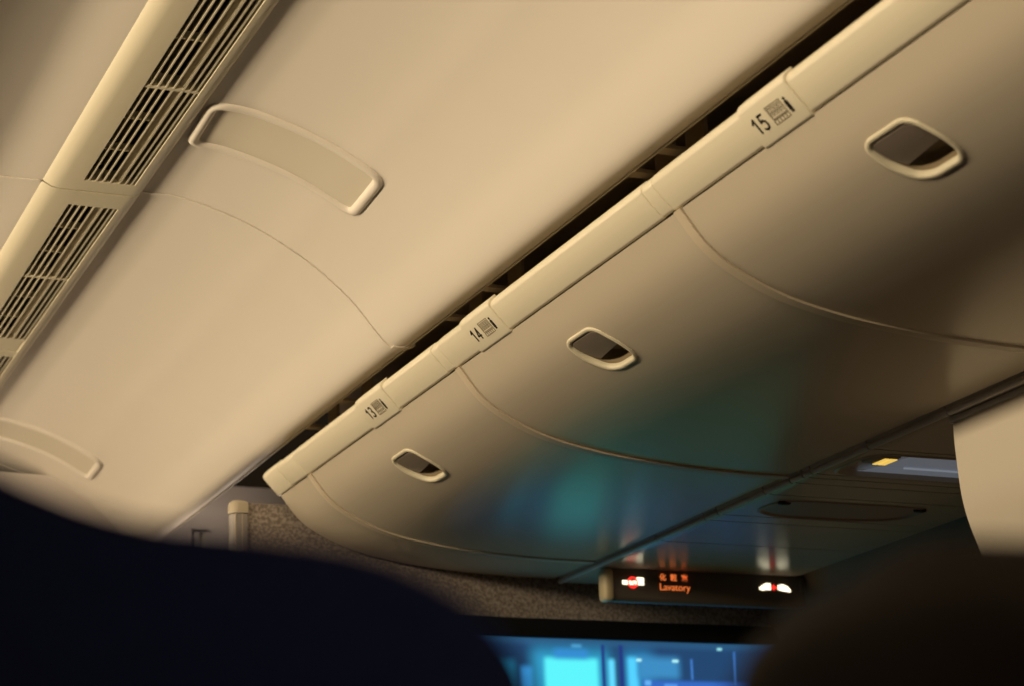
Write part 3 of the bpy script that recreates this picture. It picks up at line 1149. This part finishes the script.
for s in (-1, 1):
    hx = px + s * 0.150
    hnd = limb(3, [(px + s * 0.135, HY - 0.02, -0.185, 0.045), (px + s * 0.15, HY - 0.03, -0.36, 0.034), (hx, HY + 0.01, -0.51, 0.022), (hx, HY + 0.02, -0.55, 0.021)])
    for f_ in range(4):
        fy = HY + 0.02 + (f_ - 1.5) * 0.015
        limb(hnd, [(hx, fy, -0.585, 0.008), (hx - s * 0.006, fy + 0.003, -0.612 + abs(f_ - 1.4) * 0.005, 0.007)])
    limb(hnd, [(hx - s * 0.006, HY + 0.050, -0.560, 0.008), (hx - s * 0.010, HY + 0.060, -0.585, 0.007)])
    limb(0, [(px + s * 0.07, HY - 0.02, -0.53, 0.070), (px + s * 0.075, HY - 0.01, -0.78, 0.048), (px + s * 0.075, HY - 0.02, -1.02, 0.032), (px + s * 0.075, HY + 0.02, -1.065, 0.034), (px + s * 0.08, HY + 0.10, -1.075, 0.025)])
body = skin_mesh('body', B, E_, 'skin', per)
# clothing
C = [(px, HY - 0.02, -0.47, (0.130, 0.100)), (px, HY - 0.025, -0.36, (0.110, 0.090)), (px, HY - 0.02, -0.25, (0.130, 0.098)), (px, HY - 0.015, -0.170, (0.090, 0.072)), (px, HY - 0.015, -0.125, 0.056)]
CE = [(i, i + 1) for i in range(4)]
for s in (-1, 1):
    n0 = len(C)
    C += [(px + s * 0.135, HY - 0.02, -0.185, 0.056), (px + s * 0.15, HY - 0.03, -0.36, 0.046), (px + s * 0.150, HY + 0.008, -0.495, 0.034)]
    CE += [(3, n0), (n0, n0 + 1), (n0 + 1, n0 + 2)]
skin_mesh('shirt', C, CE, 'shirt', per)
C = [(px, HY - 0.02, -0.48, (0.122, 0.094))]
CE = []
for s in (-1, 1):
    n0 = len(C)
    C += [(px + s * 0.07, HY - 0.02, -0.54, 0.080), (px + s * 0.075, HY - 0.01, -0.78, 0.060), (px + s * 0.075, HY - 0.02, -1.03, 0.050)]
    CE += [(0, n0), (n0, n0 + 1), (n0 + 1, n0 + 2)]
skin_mesh('trousers', C, CE, 'trousers', per)
# hair: a full cap around crown, sides and nape, open at the face (which looks forward, away from the lens)
random.seed(11)
bm = bmesh.new()
bmesh.ops.create_icosphere(bm, subdivisions=4, radius=1.0)
for v in bm.verts:
    d = v.co.copy()
    rr = 1 + 0.025 * math.sin(9 * d.x + 5 * d.z) * math.sin(7 * d.y + 3 * d.z) + 0.008 * random.uniform(-1, 1)
    if d.y > 0.45 and d.z < 0.45:
        rr *= 0.80
    v.co = Vector((HX + 0.093 * d.x * rr, HY + 0.100 * d.y * rr, HZ + 0.010 + 0.092 * d.z * rr * (1.15 if d.z < 0 else 1)))
obj('hair', bm, 'hair', per, 80)
for s in (-1, 1):
    bm = bmesh.new()
    bmesh.ops.create_uvsphere(bm, u_segments=14, v_segments=10, radius=0.013)
    bmesh.ops.translate(bm, vec=(HX + s * 0.031, HY + 0.078, HZ + 0.002), verts=bm.verts)
    obj('eye', bm, 'eye', per)
    bm = bmesh.new()
    bmesh.ops.create_uvsphere(bm, u_segments=14, v_segments=10, radius=0.03)
    bmesh.ops.scale(bm, vec=(0.35, 0.6, 1), verts=bm.verts)
    bmesh.ops.translate(bm, vec=(HX + s * 0.090, HY, HZ - 0.015), verts=bm.verts)
    obj('ear', bm, 'skin', per)
bm = bmesh.new()
bmesh.ops.create_cone(bm, cap_ends=True, segments=12, radius1=0.016, radius2=0.006, depth=0.045)
bmesh.ops.translate(bm, vec=(HX, HY + 0.088, HZ - 0.018), verts=bm.verts)
obj('nose', bm, 'skin', per)
bm = bmesh.new()
bmesh.ops.create_uvsphere(bm, u_segments=14, v_segments=8, radius=0.022)
bmesh.ops.scale(bm, vec=(1, 0.4, 0.3), verts=bm.verts)
bmesh.ops.translate(bm, vec=(HX, HY + 0.078, HZ - 0.055), verts=bm.verts)
obj('mouth', bm, 'skin', per)
